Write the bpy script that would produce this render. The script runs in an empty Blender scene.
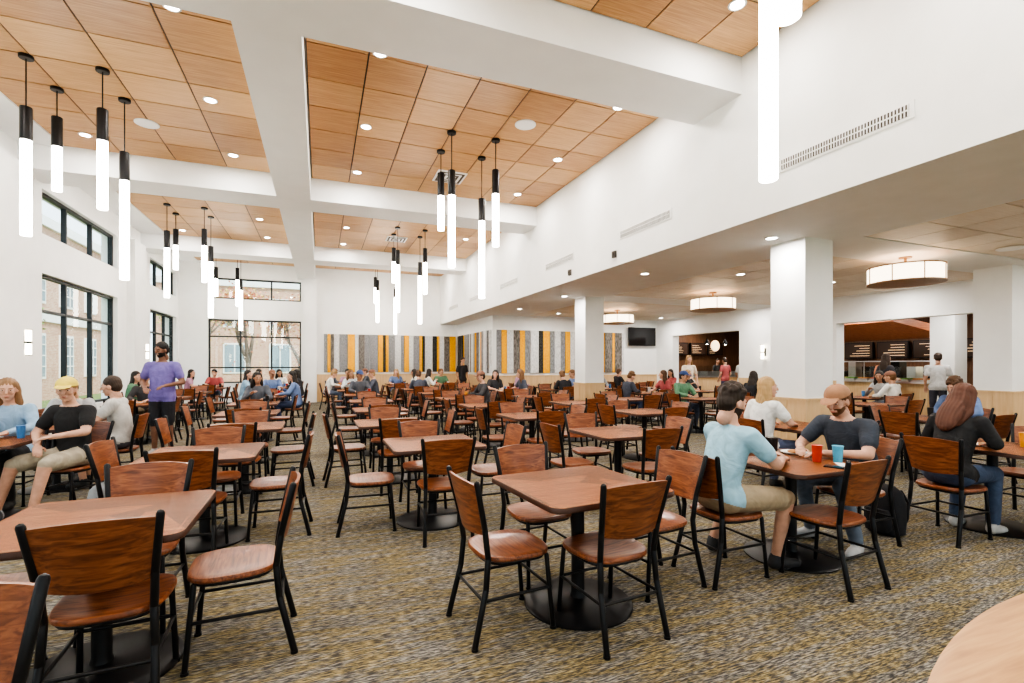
import bpy, math, random
import numpy as np
from mathutils import Vector, Matrix
random.seed(7)
R=random.random
scene=bpy.context.scene
COL=scene.collection
# ------------------------------------------------------------ materials
def mat(name,col=(.8,.8,.8),rough=.5,metal=0,emis=0,ecol=None,spec=None,coat=0):
    m=bpy.data.materials.new(name); m.use_nodes=True
    b=m.node_tree.nodes['Principled BSDF']
    b.inputs['Base Color'].default_value=(*col,1); b.inputs['Roughness'].default_value=rough
    b.inputs['Metallic'].default_value=metal
    if coat: b.inputs['Coat Weight'].default_value=coat; b.inputs['Coat Roughness'].default_value=.12
    if emis:
        b.inputs['Emission Color'].default_value=(*(ecol or col),1); b.inputs['Emission Strength'].default_value=emis
    return m
def N(m,t,**k):
    n=m.node_tree.nodes.new(t)
    for a,v in k.items(): setattr(n,a,v)
    return n
def ramp(m,stops):
    r=N(m,'ShaderNodeValToRGB'); e=r.color_ramp.elements
    while len(e)<len(stops): e.new(.5)
    for i,(p,c) in enumerate(stops): e[i].position=p; e[i].color=(*c,1)
    return r
def noisy(name,stops,scale=(1,1,1),nscale=5,detail=6,rough=.5,coat=0,bump=0,coord='Object',distort=0,rgh=.55):
    m=mat(name,rough=rough,coat=coat); L=m.node_tree.links; b=m.node_tree.nodes['Principled BSDF']
    tc=N(m,'ShaderNodeTexCoord'); mp=N(m,'ShaderNodeMapping'); mp.inputs['Scale'].default_value=scale
    L.new(tc.outputs[coord],mp.inputs['Vector'])
    n=N(m,'ShaderNodeTexNoise'); n.inputs['Scale'].default_value=nscale; n.inputs['Detail'].default_value=detail
    n.inputs['Roughness'].default_value=rgh; n.inputs['Distortion'].default_value=distort
    L.new(mp.outputs[0],n.inputs['Vector'])
    r=ramp(m,stops); L.new(n.outputs['Fac'],r.inputs['Fac']); L.new(r.outputs['Color'],b.inputs['Base Color'])
    if bump:
        bp=N(m,'ShaderNodeBump'); bp.inputs['Strength'].default_value=bump; bp.inputs['Distance'].default_value=.02
        L.new(n.outputs['Fac'],bp.inputs['Height']); L.new(bp.outputs[0],b.inputs['Normal'])
    return m
M={}
M['white']=noisy('wall_paint',[(.3,(.82,.825,.815)),(.7,(.86,.865,.855))],nscale=3,rough=.7)
M['beam']=noisy('beam_paint',[(.3,(.84,.85,.85)),(.7,(.88,.89,.89))],nscale=2,rough=.7)
M['black']=mat('black_metal',(.016,.016,.018),.38,.3)
M['bronze']=mat('dark_bronze_frame',(.03,.033,.036),.45,.4)
M['cherry']=noisy('cherry_wood',[(.28,(.10,.028,.012)),(.5,(.24,.078,.030)),(.74,(.38,.14,.055))],scale=(1.5,16,16),nscale=3.2,distort=.8,rough=.34,coat=.12)
M['top']=noisy('table_laminate_cherry',[(.25,(.48,.15,.045)),(.5,(.66,.24,.08)),(.8,(.80,.36,.14))],scale=(1.6,18,8),nscale=2.4,distort=.8,rough=.38)
M['edge']=mat('table_edge_band',(.07,.03,.018),.4)
M['maple']=noisy('maple_wainscot',[(.25,(.60,.40,.21)),(.75,(.72,.52,.30))],scale=(10,10,1),nscale=2,rough=.4)
M['oak']=noisy('oak_counter_top',[(.3,(.36,.17,.055)),(.5,(.50,.26,.09)),(.7,(.60,.34,.13))],scale=(1.2,16,1),nscale=4,distort=.5,rough=.38,coat=.06)
M['brown']=noisy('brown_wood_wall',[(.3,(.11,.05,.025)),(.7,(.20,.10,.05))],scale=(8,8,1),nscale=2,rough=.5)
M['redwood']=noisy('red_canopy_wood',[(.3,(.42,.13,.06)),(.7,(.62,.26,.13))],scale=(1,8,8),nscale=3,rough=.4)
M['steel']=mat('stainless_steel',(.6,.6,.6),.3,.9)
M['lamp']=mat('frosted_lamp_glow',(1,.95,.85),.5,emis=18,ecol=(1,.94,.85))
M['drum']=mat('drum_shade_glow',(.95,.9,.8),.6,emis=2.8,ecol=(1,.84,.62))
M['drumtrim']=mat('drum_trim',(.35,.2,.1),.4)
M['can']=mat('downlight_glow',(1,1,1),.5,emis=25,ecol=(1,.95,.88))
M['trimw']=mat('white_trim',(.85,.85,.84),.5)
M['grille']=mat('grille_shadow',(.07,.06,.05),.6)
M['gold_sign']=mat('menu_glow',(.9,.8,.6),.5,emis=2.2,ecol=(1,.8,.5))
M['screen']=mat('screen_black',(.01,.01,.012),.15)
M['yellow']=noisy('art_yellow_felt',[(.4,(.88,.40,.005)),(.6,(.96,.50,.01))],nscale=20,rough=.8)
M['agrey']=noisy('art_grey_felt',[(.35,(.17,.17,.175)),(.65,(.33,.33,.34))],scale=(1,1,.35),nscale=38,rough=.8)
M['alight']=noisy('art_light_felt',[(.35,(.50,.50,.50)),(.6,(.74,.74,.73))],scale=(1,1,.35),nscale=38,rough=.8)
M['adark']=noisy('art_charcoal_felt',[(.4,(.02,.02,.02)),(.6,(.07,.065,.06))],nscale=30,rough=.8)
M['abrown']=noisy('art_brown_felt',[(.4,(.10,.09,.08)),(.6,(.24,.22,.20))],scale=(1,1,.3),nscale=30,rough=.8)
def carpet():
    m=mat('striated_carpet',rough=.95); L=m.node_tree.links; b=m.node_tree.nodes['Principled BSDF']
    tc=N(m,'ShaderNodeTexCoord')
    def nz(sc,ns,det=4,rg=.7):
        mp=N(m,'ShaderNodeMapping'); mp.inputs['Scale'].default_value=sc; L.new(tc.outputs['Object'],mp.inputs[0])
        n=N(m,'ShaderNodeTexNoise'); n.inputs['Scale'].default_value=ns; n.inputs['Detail'].default_value=det; n.inputs['Roughness'].default_value=rg
        L.new(mp.outputs[0],n.inputs[0]); return n
    fine=nz((7,46,1),2.7,3,.6)
    hue=nz((1.2,7,1),2.4,5,.65)
    r1=ramp(m,[(.36,(.050,.050,.054)),(.47,(.13,.126,.12)),(.53,(.25,.235,.205)),(.62,(.44,.42,.37))])
    r2=ramp(m,[(.36,(.050,.048,.045)),(.47,(.14,.118,.070)),(.53,(.29,.225,.10)),(.62,(.45,.37,.20))])
    L.new(fine.outputs['Fac'],r1.inputs[0]); L.new(fine.outputs['Fac'],r2.inputs[0])
    hr=ramp(m,[(.44,(0,0,0)),(.56,(1,1,1))]); L.new(hue.outputs['Fac'],hr.inputs[0])
    mx=N(m,'ShaderNodeMix',data_type='RGBA'); L.new(hr.outputs[0],mx.inputs[0]); L.new(r1.outputs[0],mx.inputs[6]); L.new(r2.outputs[0],mx.inputs[7])
    big=nz((.6,5,1),1.7,4); br=ramp(m,[(.35,(.60,.59,.58)),(.65,(.92,.91,.90))]); L.new(big.outputs['Fac'],br.inputs[0])
    mm=N(m,'ShaderNodeMix',data_type='RGBA',blend_type='MULTIPLY'); mm.inputs[0].default_value=1; L.new(mx.outputs[2],mm.inputs[6]); L.new(br.outputs[0],mm.inputs[7])
    L.new(mm.outputs[2],b.inputs['Base Color'])
    bp=N(m,'ShaderNodeBump'); bp.inputs['Strength'].default_value=.5; bp.inputs['Distance'].default_value=.01
    L.new(fine.outputs['Fac'],bp.inputs['Height']); L.new(bp.outputs[0],b.inputs['Normal'])
    return m
M['carpet']=carpet()
def tilemat(name,c0,c1):
    m=mat(name,rough=.45); L=m.node_tree.links; b=m.node_tree.nodes['Principled BSDF']
    tc=N(m,'ShaderNodeTexCoord'); mp=N(m,'ShaderNodeMapping'); mp.inputs['Scale'].default_value=(1.2,34,1)
    L.new(tc.outputs['Object'],mp.inputs[0]); n=N(m,'ShaderNodeTexNoise'); n.inputs['Scale'].default_value=2.5; n.inputs['Detail'].default_value=5
    L.new(mp.outputs[0],n.inputs[0])
    at=N(m,'ShaderNodeAttribute'); at.attribute_name='tile'
    ad=N(m,'ShaderNodeMath',operation='MULTIPLY_ADD'); ad.inputs[1].default_value=.3; L.new(at.outputs['Fac'],ad.inputs[0])
    mu=N(m,'ShaderNodeMath',operation='MULTIPLY'); mu.inputs[1].default_value=.72; L.new(n.outputs['Fac'],mu.inputs[0]); L.new(mu.outputs[0],ad.inputs[2])
    r=ramp(m,[(.28,c0),(.72,c1)]); L.new(ad.outputs[0],r.inputs[0]); L.new(r.outputs[0],b.inputs['Base Color'])
    return m
M['tile']=tilemat('wood_ceiling_tile',(.42,.21,.080),(.70,.43,.205))
M['tile2']=tilemat('pale_ceiling_tile',(.62,.52,.41),(.78,.70,.59))
def glassmat():
    m=bpy.data.materials.new('window_glass'); m.use_nodes=True; nt=m.node_tree; nt.nodes.clear()
    o=nt.nodes.new('ShaderNodeOutputMaterial'); t=nt.nodes.new('ShaderNodeBsdfTransparent'); g=nt.nodes.new('ShaderNodeBsdfGlossy'); g.inputs['Roughness'].default_value=.02
    t.inputs[0].default_value=(.93,.97,.97,1)
    mx=nt.nodes.new('ShaderNodeMixShader'); mx.inputs[0].default_value=.04
    nt.links.new(t.outputs[0],mx.inputs[1]); nt.links.new(g.outputs[0],mx.inputs[2]); nt.links.new(mx.outputs[0],o.inputs[0]); return m
M['glass']=glassmat()
def brick():
    m=mat('brick_facade',rough=.85); L=m.node_tree.links; b=m.node_tree.nodes['Principled BSDF']
    tc=N(m,'ShaderNodeTexCoord')
    sx=N(m,'ShaderNodeSeparateXYZ'); cb=N(m,'ShaderNodeCombineXYZ'); L.new(tc.outputs['Object'],sx.inputs[0])
    ad=N(m,'ShaderNodeMath',operation='ADD'); L.new(sx.outputs[0],ad.inputs[0]); L.new(sx.outputs[1],ad.inputs[1])
    L.new(ad.outputs[0],cb.inputs[0]); L.new(sx.outputs[2],cb.inputs[1])
    t=N(m,'ShaderNodeTexBrick'); t.inputs['Scale'].default_value=3; t.inputs['Color1'].default_value=(.50,.27,.19,1); t.inputs['Color2'].default_value=(.62,.40,.29,1); t.inputs['Mortar'].default_value=(.7,.64,.56,1); t.inputs['Mortar Size'].default_value=.012
    L.new(cb.outputs[0],t.inputs[0]); L.new(t.outputs[0],b.inputs['Base Color']); return m
M['brick']=brick()
M['grass']=noisy('lawn',[(.3,(.10,.16,.05)),(.7,(.22,.28,.10))],nscale=6,rough=.9)
M['bark']=noisy('tree_bark',[(.3,(.12,.09,.07)),(.7,(.28,.23,.19))],scale=(1,1,.3),nscale=8,rough=.9)
M['leafa']=mat('autumn_leaf',(.60,.22,.13),.7); M['leafg']=mat('green_leaf',(.22,.36,.10),.7); M['leafy']=mat('gold_leaf',(.72,.52,.20),.7)
_c={}
def cm(name,col,rough=.75):
    k=(name,)+tuple(col)
    if k not in _c:
        cl='shirt' in name or 'trouser' in name
        _c[k]=noisy(name,[(.35,tuple(c*.85 for c in col)),(.65,tuple(min(1,c*1.08) for c in col))],nscale=7 if cl else 12,detail=2 if cl else 4,rough=rough,bump=.6 if cl else 0,distort=1.5 if cl else 0)
    return _c[k]
# ------------------------------------------------------------ mesh builder
def frame(d):
    d=Vector(d).normalized(); u=Vector((0,0,1)) if abs(d.z)<.9 else Vector((1,0,0))
    a=d.cross(u).normalized(); return a,d.cross(a).normalized()
class MB:
    def __init__(s): s.v=[];s.f=[];s.m=[]
    def add(s,vs,fs,mi=0):
        o=len(s.v); s.v+= [tuple(v) for v in vs]
        for f in fs: s.f.append(tuple(i+o for i in f))
        if isinstance(mi,int): s.m+=[mi]*len(fs)
        else: s.m+=list(mi)
    def box(s,x0,x1,y0,y1,z0,z1,mi=0):
        s.add([(x0,y0,z0),(x1,y0,z0),(x1,y1,z0),(x0,y1,z0),(x0,y0,z1),(x1,y0,z1),(x1,y1,z1),(x0,y1,z1)],
              [(0,3,2,1),(4,5,6,7),(0,1,5,4),(1,2,6,5),(2,3,7,6),(3,0,4,7)],mi)
    def rings(s,rs,mi=0,close=True):
        n=len(rs[0]); vs=[p for r in rs for p in r]; fs=[]
        for k in range(len(rs)-1):
            for i in range(n): fs.append((k*n+i,k*n+(i+1)%n,(k+1)*n+(i+1)%n,(k+1)*n+i))
        if close: fs.append(tuple(range(n-1,-1,-1))); fs.append(tuple((len(rs)-1)*n+i for i in range(n)))
        s.add(vs,fs,mi)
    def cone(s,p0,p1,r0,r1=None,mi=0,seg=10):
        r1=r0 if r1 is None else r1; p0=Vector(p0);p1=Vector(p1);a,b=frame(p1-p0)
        rs=[[p+a*(r*math.cos(t*2*math.pi/seg))+b*(r*math.sin(t*2*math.pi/seg)) for t in range(seg)] for p,r in((p0,r0),(p1,r1))]
        s.rings(rs,mi)
    def cap(s,p0,p1,r0,r1=None,mi=0,seg=12,hs=3):
        r1=r0 if r1 is None else r1; p0=Vector(p0);p1=Vector(p1); d=(p1-p0); 
        if d.length<1e-6: d=Vector((0,0,.001))
        d.normalize(); a,b=frame(d); rs=[]
        for k in range(hs+1):
            t=(k+.15)/(hs+.15)*math.pi/2; rs.append((p0-d*r0*math.cos(t),r0*math.sin(t)))
        for k in range(hs,-1,-1):
            t=(k+.15)/(hs+.15)*math.pi/2; rs.append((p1+d*r1*math.cos(t),r1*math.sin(t)))
        s.rings([[p+a*(r*math.cos(i*2*math.pi/seg))+b*(r*math.sin(i*2*math.pi/seg)) for i in range(seg)] for p,r in rs],mi)
    def path(s,pts,r,mi=0,seg=10):
        for i in range(len(pts)-1): s.cap(pts[i],pts[i+1],r,r,mi,seg,2)
    def ell(s,c,rad,mi=0,rot=None,seg=16,nr=10):
        c=Vector(c); rs=[]
        for k in range(nr+1):
            t=math.pi*(k+.08)/(nr+.16); z=-math.cos(t); q=math.sin(t); ring=[]
            for i in range(seg):
                p=Vector((rad[0]*q*math.cos(i*2*math.pi/seg),rad[1]*q*math.sin(i*2*math.pi/seg),rad[2]*z))
                if rot is not None: p=rot@p
                ring.append(c+p)
            rs.append(ring)
        s.rings(rs,mi)
    def lathe(s,prof,c=(0,0,0),mi=0,seg=32):
        s.rings([[(c[0]+r*math.cos(i*2*math.pi/seg),c[1]+r*math.sin(i*2*math.pi/seg),c[2]+z) for i in range(seg)] for r,z in prof],mi)
    def mesh(s,name,mats,smooth=True,angle=40,recalc=False):
        me=bpy.data.meshes.new(name); me.from_pydata(s.v,[],s.f)
        for m in mats: me.materials.append(m)
        me.polygons.foreach_set('material_index',s.m)
        if recalc:
            import bmesh
            b=bmesh.new(); b.from_mesh(me); bmesh.ops.recalc_face_normals(b,faces=b.faces); b.to_mesh(me); b.free()
        if smooth:
            me.polygons.foreach_set('use_smooth',[True]*len(me.polygons))
            try: me.set_sharp_from_angle(angle=math.radians(angle))
            except Exception: pass
        me.update(); return me
    def obj(s,name,mats,loc=(0,0,0),rz=0,**k):
        return place(name,s.mesh(name,mats,**k),loc,rz)
def place(name,me,loc=(0,0,0),rz=0,mats=None):
    o=bpy.data.objects.new(name,me); o.location=loc; o.rotation_euler=(0,0,rz); COL.objects.link(o)
    if mats:
        for i,m in enumerate(mats):
            o.material_slots[i].link='OBJECT'; o.material_slots[i].material=m
    return o
def boxo(name,x0,x1,y0,y1,z0,z1,m):
    b=MB(); b.box(x0,x1,y0,y1,z0,z1); return b.obj(name,[m],smooth=False)
def wall(name,axis,c0,c1,a0,a1,z0,z1,ops,m):
    A=sorted({a0,a1,*[v for o in ops for v in o[:2] if a0<v<a1]}); Z=sorted({z0,z1,*[v for o in ops for v in o[2:4] if z0<v<z1]})
    b=MB()
    for i in range(len(A)-1):
        for j in range(len(Z)-1):
            am=(A[i]+A[i+1])/2; zm=(Z[j]+Z[j+1])/2
            if any(o[0]<am<o[1] and o[2]<zm<o[3] for o in ops): continue
            if axis=='x': b.box(A[i],A[i+1],c0,c1,Z[j],Z[j+1])
            else: b.box(c0,c1,A[i],A[i+1],Z[j],Z[j+1])
    return b.obj(name,[m],smooth=False)
wn=[0]
def window(axis,c,a0,a1,z0,z1,nv,hz=()):
    b=MB(); w=.055; t=.05
    def bx(p0,p1,q0,q1,mi=0,tt=t):
        if axis=='x': b.box(p0,p1,c-tt,c+tt,q0,q1,mi)
        else: b.box(c-tt,c+tt,p0,p1,q0,q1,mi)
    bx(a0,a1,z0,z0+w);bx(a0,a1,z1-w,z1);bx(a0,a0+w,z0+w,z1-w);bx(a1-w,a1,z0+w,z1-w)
    for i in range(1,nv):
        x=a0+(a1-a0)*i/nv; bx(x-w/2,x+w/2,z0+w,z1-w,0,t*.9)
    for h in hz: bx(a0+w,a1-w,h-w/2,h+w/2,0,t*.8)
    bx(a0+w,a1-w,z0+w,z1-w,1,.004)
    wn[0]+=1; b.obj('window_%d'%wn[0],[M['bronze'],M['glass']],smooth=False)
# ------------------------------------------------------------ room
XL,XR,YB,YS=-4.9,5.0,21.5,-3.6
ZC=5.4; ZL=3.3; XF=13.0; YF=16.7
b=MB(); b.box(-4.9,21,YS,22,-.1,0); b.obj('floor',[M['carpet']],smooth=False)
lops=[]
for a0,a1 in((18.2,21.15),(11.87,15.6),(5.6,9.3),(-.7,3.0)):
    lops+= [(a0,a1,.6,3.25),(a0,a1,4.0,4.85)]
wall('wall_left','y',XL-.35,XL,YS,YB+.3,0,5.7,lops,M['white'])
for o in lops:
    window('y',XL-.15,o[0],o[1],o[2],o[3],3,(2.55,) if o[2]<1 else ())
wall('wall_back','x',YB,YB+.3,XL,5.8,0,5.7,[(-3.96,-.71,.8,3.26),(-3.96,-.71,4.05,4.85)],M['white'])
window('x',YB+.15,-3.96,-.71,.8,3.26,3,(2.6,1.4)); window('x',YB+.15,-3.96,-.71,4.05,4.85,3)
fill_ops=[(-4.2,-.9,.3,3.3),(0,4.8,.3,3.3),(6,12,.3,2.9)]  # unseen glazed openings behind the camera, added to let in sky fill
wall('wall_south_fill_openings','x',YS-.3,YS,XL,21,0,5.7,fill_ops,M['white'])
for o in fill_ops: window('x',YS-.15,o[0],o[1],o[2],o[3],4)  # glazing for the added fill openings
wall('wall_bulkhead','y',XR,XR+.2,YS,YB,ZL,5.7,[],M['white'])
wall('wall_alcove_side','y',5.8,5.95,YF,YB+.3,0,ZL,[],M['white'])
wall('wall_alcove_back','x',YF,YF+.2,5.95,XF,0,ZL,[],M['white'])
wall('wall_right','y',XF,XF+.3,YS,YF+.2,0,ZL,[(12.4,15.7,-1,2.66),(5.4,9.1,-1,2.62)],M['white'])
wall('wall_servery_back','y',20.5,20.7,YS,22,0,ZL,[],M['brown'])
wall('wall_servery_far','x',19.5,19.7,XF,20.5,0,ZL,[],M['brown'])
wall('wall_servery_side','y',XF,XF+.2,YF+.2,19.5,0,ZL,[],M['brown'])
boxo('ceiling',XL-.3,XR,YS,YB+.3,ZC+.06,ZC+.2,M['white'])
boxo('ceiling_low',XR+.2,21,YS,YB+.3,ZL+.03,ZL+.2,M['white'])
def tilefield(name,x0,x1,y0,y1,z,s,m,gap=.010):
    nx=max(1,round((x1-x0)/s)); ny=max(1,round((y1-y0)/s)); b=MB(); vals=[]
    sx=(x1-x0)/nx; sy=(y1-y0)/ny
    b.box(x0,x1,y0,y1,z+.012,z+.02,1); vals+=[0]*6
    for i in range(nx):
        for j in range(ny):
            b.box(x0+i*sx+gap,x0+(i+1)*sx-gap,y0+j*sy+gap,y0+(j+1)*sy-gap,z,z+.012,0); vals+=[R()]*6
    me=b.mesh(name,[m,M['grille']],smooth=False)
    at=me.attributes.new('tile','FLOAT','FACE'); at.data.foreach_set('value',vals)
    return place(name,me)
BE=[(-1.55,-.7),(4.73,5.59),(11.05,11.9),(17.35,18.2)]
bays=[(-.7,4.73),(5.59,11.05),(11.9,17.35),(18.2,21.2)]
for y0,y1 in bays:
    tilefield('ceiling_tile_field',-.18+.02,XR-.02,y0+.02,y1-.02,ZC,.78,M['tile'])
    tilefield('ceiling_tile_field',-4.25,-.83-.02,y0+.02,y1-.02,ZC,.78,M['tile'])
boxo('ceiling_edge_trim',XL,-4.25,YS,YB,ZC-.02,ZC+.06,M['beam'])
b=MB(); b.box(-.83,-.18,YS,YB,4.95,5.46); b.obj('beam_long',[M['beam']],smooth=False)
for i,(y0,y1) in enumerate(BE):
    b=MB(); b.box(XL,-.83,y0,y1,4.95,5.46); b.box(-.18,XR,y0,y1,4.95,5.46); b.obj('beam_cross',[M['beam']],smooth=False)
for y0,y1 in((-3,4.6),(5.6,10.9),(11.9,16.5)):
    tilefield('ceiling_tile_low',7.1,XF-.15,y0,y1,ZL+.012,.76,M['tile2'])
for x0,x1 in((5.2,7.1),(XF-.15,21)): boxo('ceiling_soffit',x0,x1,YS,YF if x0<6 else 19.5,ZL,ZL+.03,M['white'])
for y0,y1 in((-3.6,-3),(4.6,5.6),(10.9,11.9),(16.5,16.7)): boxo('ceiling_soffit',7.1,XF-.15,y0,y1,ZL,ZL+.03,M['white'])
boxo('ceiling_soffit',5.2,5.8,YF,YB,ZL,ZL+.03,M['white'])
def column(x,y,w=.56,z=ZL):
    b=MB(); h=w/2; b.box(x-h,x+h,y-h,y+h,0,z,0)
    g=.02; b.box(x-h-g,x+h+g,y-h-g,y+h+g,0,1.0,1); b.box(x-h-g-.015,x+h+g+.015,y-h-g-.015,y+h+g+.015,1.0,1.03,1)
    for sx in(-1,1):
        b.box(x+sx*(h+g)-.01,x+sx*(h+g)+.01,y-.012,y+.012,.12,1.0,1); 
    b.box(x-h-g-.01,x+h+g+.01,y-h-g-.01,y+h+g+.01,0,.1,2)
    b.obj('column',[M['white'],M['maple'],M['edge']],smooth=False)
for x,y in((6.6,5.15),(6.75,11.5),(11.8,5.15),(6.6,-1.1),(11.8,-1.1)): column(x,y)
b=MB(); b.box(-.6,-.12,YB-.3,YB,0,4.95); b.obj('column_back',[M['white']],smooth=False)
for y in(4.75,10.4,16.7): boxo('wall_left_pier',XL,XL+.18,y-.45,y+.45,0,4.95,M['white'])
boxo('baseboard_left',XL,XL+.02,YS,YB,0,.12,M['edge'])
b=MB(); b.box(-.12,5.8,YB-.03,YB,0,1.08); b.box(-.12,5.8,YB-.05,YB,1.08,1.12); b.obj('trim_wainscot_back',[M['maple']],smooth=False)
b=MB(); b.box(5.77,5.8,YF,YB-.05,0,1.08); b.box(5.75,5.8,YF-.05,YB-.05,1.08,1.12); b.obj('trim_wainscot_side',[M['maple']],smooth=False)
b=MB(); b.box(5.8,XF,YF-.03,YF,0,1.08); b.box(5.8,XF,YF-.05,YF,1.08,1.12); b.obj('trim_wainscot_alcove',[M['maple']],smooth=False)
b=MB(); b.box(XF-.03,XF,9.1,12.4,0,1.08); b.box(XF-.03,XF,YS,5.4,0,1.08); b.obj('trim_wainscot_right',[M['maple']],smooth=False)
def art(axis,c,a0,a1,sgn):
    b=MB(); a=a0
    seq=[1,0,2,1,0,3,2,1,0,2,4,0,1,2,3,0,1,2]
    k=random.randrange(9)
    while a<a1-.05:
        mi=seq[k%len(seq)] if R()<.8 else random.randrange(5); k+=1
        w=random.choice((.12,.2,.28)) if mi in(0,3) else random.choice((.14,.2,.26,.34)); w=min(w,a1-a); d=random.choice((.03,.05,.08))
        z0=1.2; z1=2.78
        lo,hi=(c-d,c) if sgn<0 else (c,c+d)
        if axis=='x': b.box(a,a+w-.012,lo,hi,z0,z1,mi)
        else: b.box(lo,hi,a,a+w-.012,z0,z1,mi)
        a+=w
    b.obj('wall_art_slats',[M['yellow'],M['agrey'],M['alight'],M['adark'],M['abrown']],smooth=False)
art('x',YB,.15,5.7,-1); art('y',5.8,YF+.1,YB-.15,-1); art('x',YF,5.95,11.4,-1)
b=MB(); b.box(11.55,12.85,YF-.14,YF-.08,2.28,3.02,0); b.box(11.57,12.83,YF-.145,YF-.139,2.30,3.0,1); b.box(12.1,12.3,YF-.08,YF,2.5,2.8,0); b.obj('wall_television',[M['black'],M['screen']],smooth=False)
for y in(3.48,6.75,9.85,13.0,16.2,19.2):
    b=MB(); b.box(XR-.012,XR,y-.7,y+.7,3.74,3.90,0); b.box(XR-.016,XR-.012,y-.66,y+.66,3.765,3.875,1)
    for k in range(44): b.box(XR-.022,XR-.016,y-.66+k*.03,y-.66+k*.03+.010,3.765,3.875,0)
    b.box(XR-.024,XR-.016,y-.66,y+.66,3.815,3.825,0)
    b.obj('air_vent_grille',[M['trimw'],M['grille']],smooth=False)
for x,y in((2.5,9.9),(2.2,15.4)):
    b=MB(); b.box(x-.3,x+.3,y-.3,y+.3,ZC-.02,ZC,0)
    for k in range(5): q=.26-k*.05; b.box(x-q,x+q,y-q,y+q,ZC-.024-k*.002,ZC-.02,1 if k%2==0 else 0)
    b.obj('ceiling_air_diffuser',[M['trimw'],M['grille']],smooth=False)
for x,y,z in((3.1,7.3,ZC),(-2.6,9.5,ZC),(9.9,4.2,ZL)):
    b=MB(); b.lathe([(.17,0),(.17,-.012),(.15,-.02),(.01,-.022)],(x,y,z)); b.obj('ceiling_speaker',[M['trimw']])
for y,z in((7.6,3.45),(9.3,3.42)):
    b=MB(); b.box(XR-.04,XR,y-.05,y+.05,z,z+.12); b.box(XR-.06,XR-.04,y-.02,y+.02,z+.03,z+.09); b.obj('wall_alarm_strobe',[M['grille']],smooth=False)
# ------------------------------------------------------------ lights
def arealamp(name,loc,size,power,col=(1,.955,.90),rot=(0,0,0)):
    l=bpy.data.lights.new(name,'AREA'); l.shape='DISK'; l.size=size; l.energy=power; l.color=col
    o=bpy.data.objects.new(name,l); o.location=loc; o.rotation_euler=rot; COL.objects.link(o); return o
cb=MB(); cb.lathe([(.095,0),(.095,-.008),(.075,-.012),(.072,-.004)],mi=0,seg=24); cb.lathe([(.07,-.003),(.069,-.005),(.001,-.005)],mi=1,seg=20)
canm=cb.mesh('recessed_downlight',[M['trimw'],M['can']])
def can(x,y,z,p):
    place('recessed_downlight',canm,(x,y,z)); arealamp('downlight_lamp',(x,y,z-.03),.13,p)
for y0,y1 in bays:
    ys=(y0+.7,(y0+y1)/2,y1-.7) if y1-y0>4 else ((y0+y1)/2,)
    for y in ys:
        can(.7,y,ZC,26); can(4.2,y,ZC,26); can(-1.5,y,ZC,22)
        if abs(y-(y0+y1)/2)>.1: can(-3.7,y,ZC,22)
for y in(-1.5,2.2,5.1,8,11.4,14.5): can(5.95,y,ZL,22)
for x in(7.8,10.4,12.2):
    for y in(-1,3,7.4,11.5,15.4): can(x,y,ZL+.012,30)
for x,y in((14.5,7),(14.5,10),(14.8,14.5),(16.5,16),(17.5,8),(18,12),(15.5,12.5),(18.8,6.5),(17,18.4)): can(x,y,ZL,48)  # unseen servery downlights, more added to brighten the dark openings
def pendant(x,y,L,zb):
    b=MB(); z1=zb+L; zt=z1+.42
    b.lathe([(.001,0),(.075,0),(.075,-.035),(.07,-.04),(.001,-.04)],(x,y,ZC),0,20)
    b.cone((x,y,zt-.02),(x,y,ZC-.03),.008,mi=0,seg=8)
    b.lathe([(.001,zt),(.06,zt),(.063,zt-.01),(.063,z1),(.001,z1)],(x,y,0),0,24)
    b.lathe([(.001,z1),(.058,z1),(.058,zb+.006),(.05,zb),(.001,zb)],(x,y,0),1,24)
    b.obj('pendant_light',[M['black'],M['lamp']])
for cx in(-3.06,2.44):
    for cy in(2.06,8.37,14.47,19.7):
        pendant(cx-.39,cy-.39,1.2,3.13); pendant(cx-.39,cy+.39,.62,3.95); pendant(cx+.39,cy-.39,.9,3.55); pendant(cx+.39,cy+.39,1.45,2.75)
def drum(x,y):
    b=MB(); r=.52; z0=2.86; z1=3.14
    b.lathe([(.01,z0+.015),(r-.01,z0+.015),(r,z0+.01),(r,z1),(.01,z1)],(x,y,0),0,48)
    for z in(z0-.004,z1-.02): b.lathe([(r+.002,z),(r+.012,z),(r+.012,z+.02),(r+.002,z+.02)],(x,y,0),1,48)
    for k in range(8):
        a=k*math.pi/4+.2; b.box(x+(r+.006)*math.cos(a)-.006,x+(r+.006)*math.cos(a)+.006,y+(r+.006)*math.sin(a)-.006,y+(r+.006)*math.sin(a)+.006,z0,z1,1)
    b.cone((x,y,z1),(x,y,ZL),.02,mi=1); b.lathe([(.09,ZL-.02),(.09,ZL)],(x,y,0),1,20)
    b.obj('drum_ceiling_light',[M['drum'],M['drumtrim']])
for p in((9.1,5.2),(9.1,9.5),(9.1,13.7),(9.1,1.0)): drum(*p)
def sconce(x,y,z,dx):
    b=MB(); b.box(min(x,x+dx*.04),max(x,x+dx*.04),y-.05,y+.05,z-.12,z+.12,0)
    c=x+dx*.09; b.cone((c,y,z-.22),(c,y,z+.22),.045,mi=1,seg=16); b.lathe([(.05,-.02),(.05,.02)],(c,y,z),0,16)
    for s in(-.23,.22): b.lathe([(.048,0),(.048,.015)],(c,y,z+s),0,16)
    b.obj('wall_sconce',[M['black'],M['drum2']])
M['drum2']=mat('sconce_glow',(1,.9,.75),.5,emis=8,ecol=(1,.87,.66))
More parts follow.
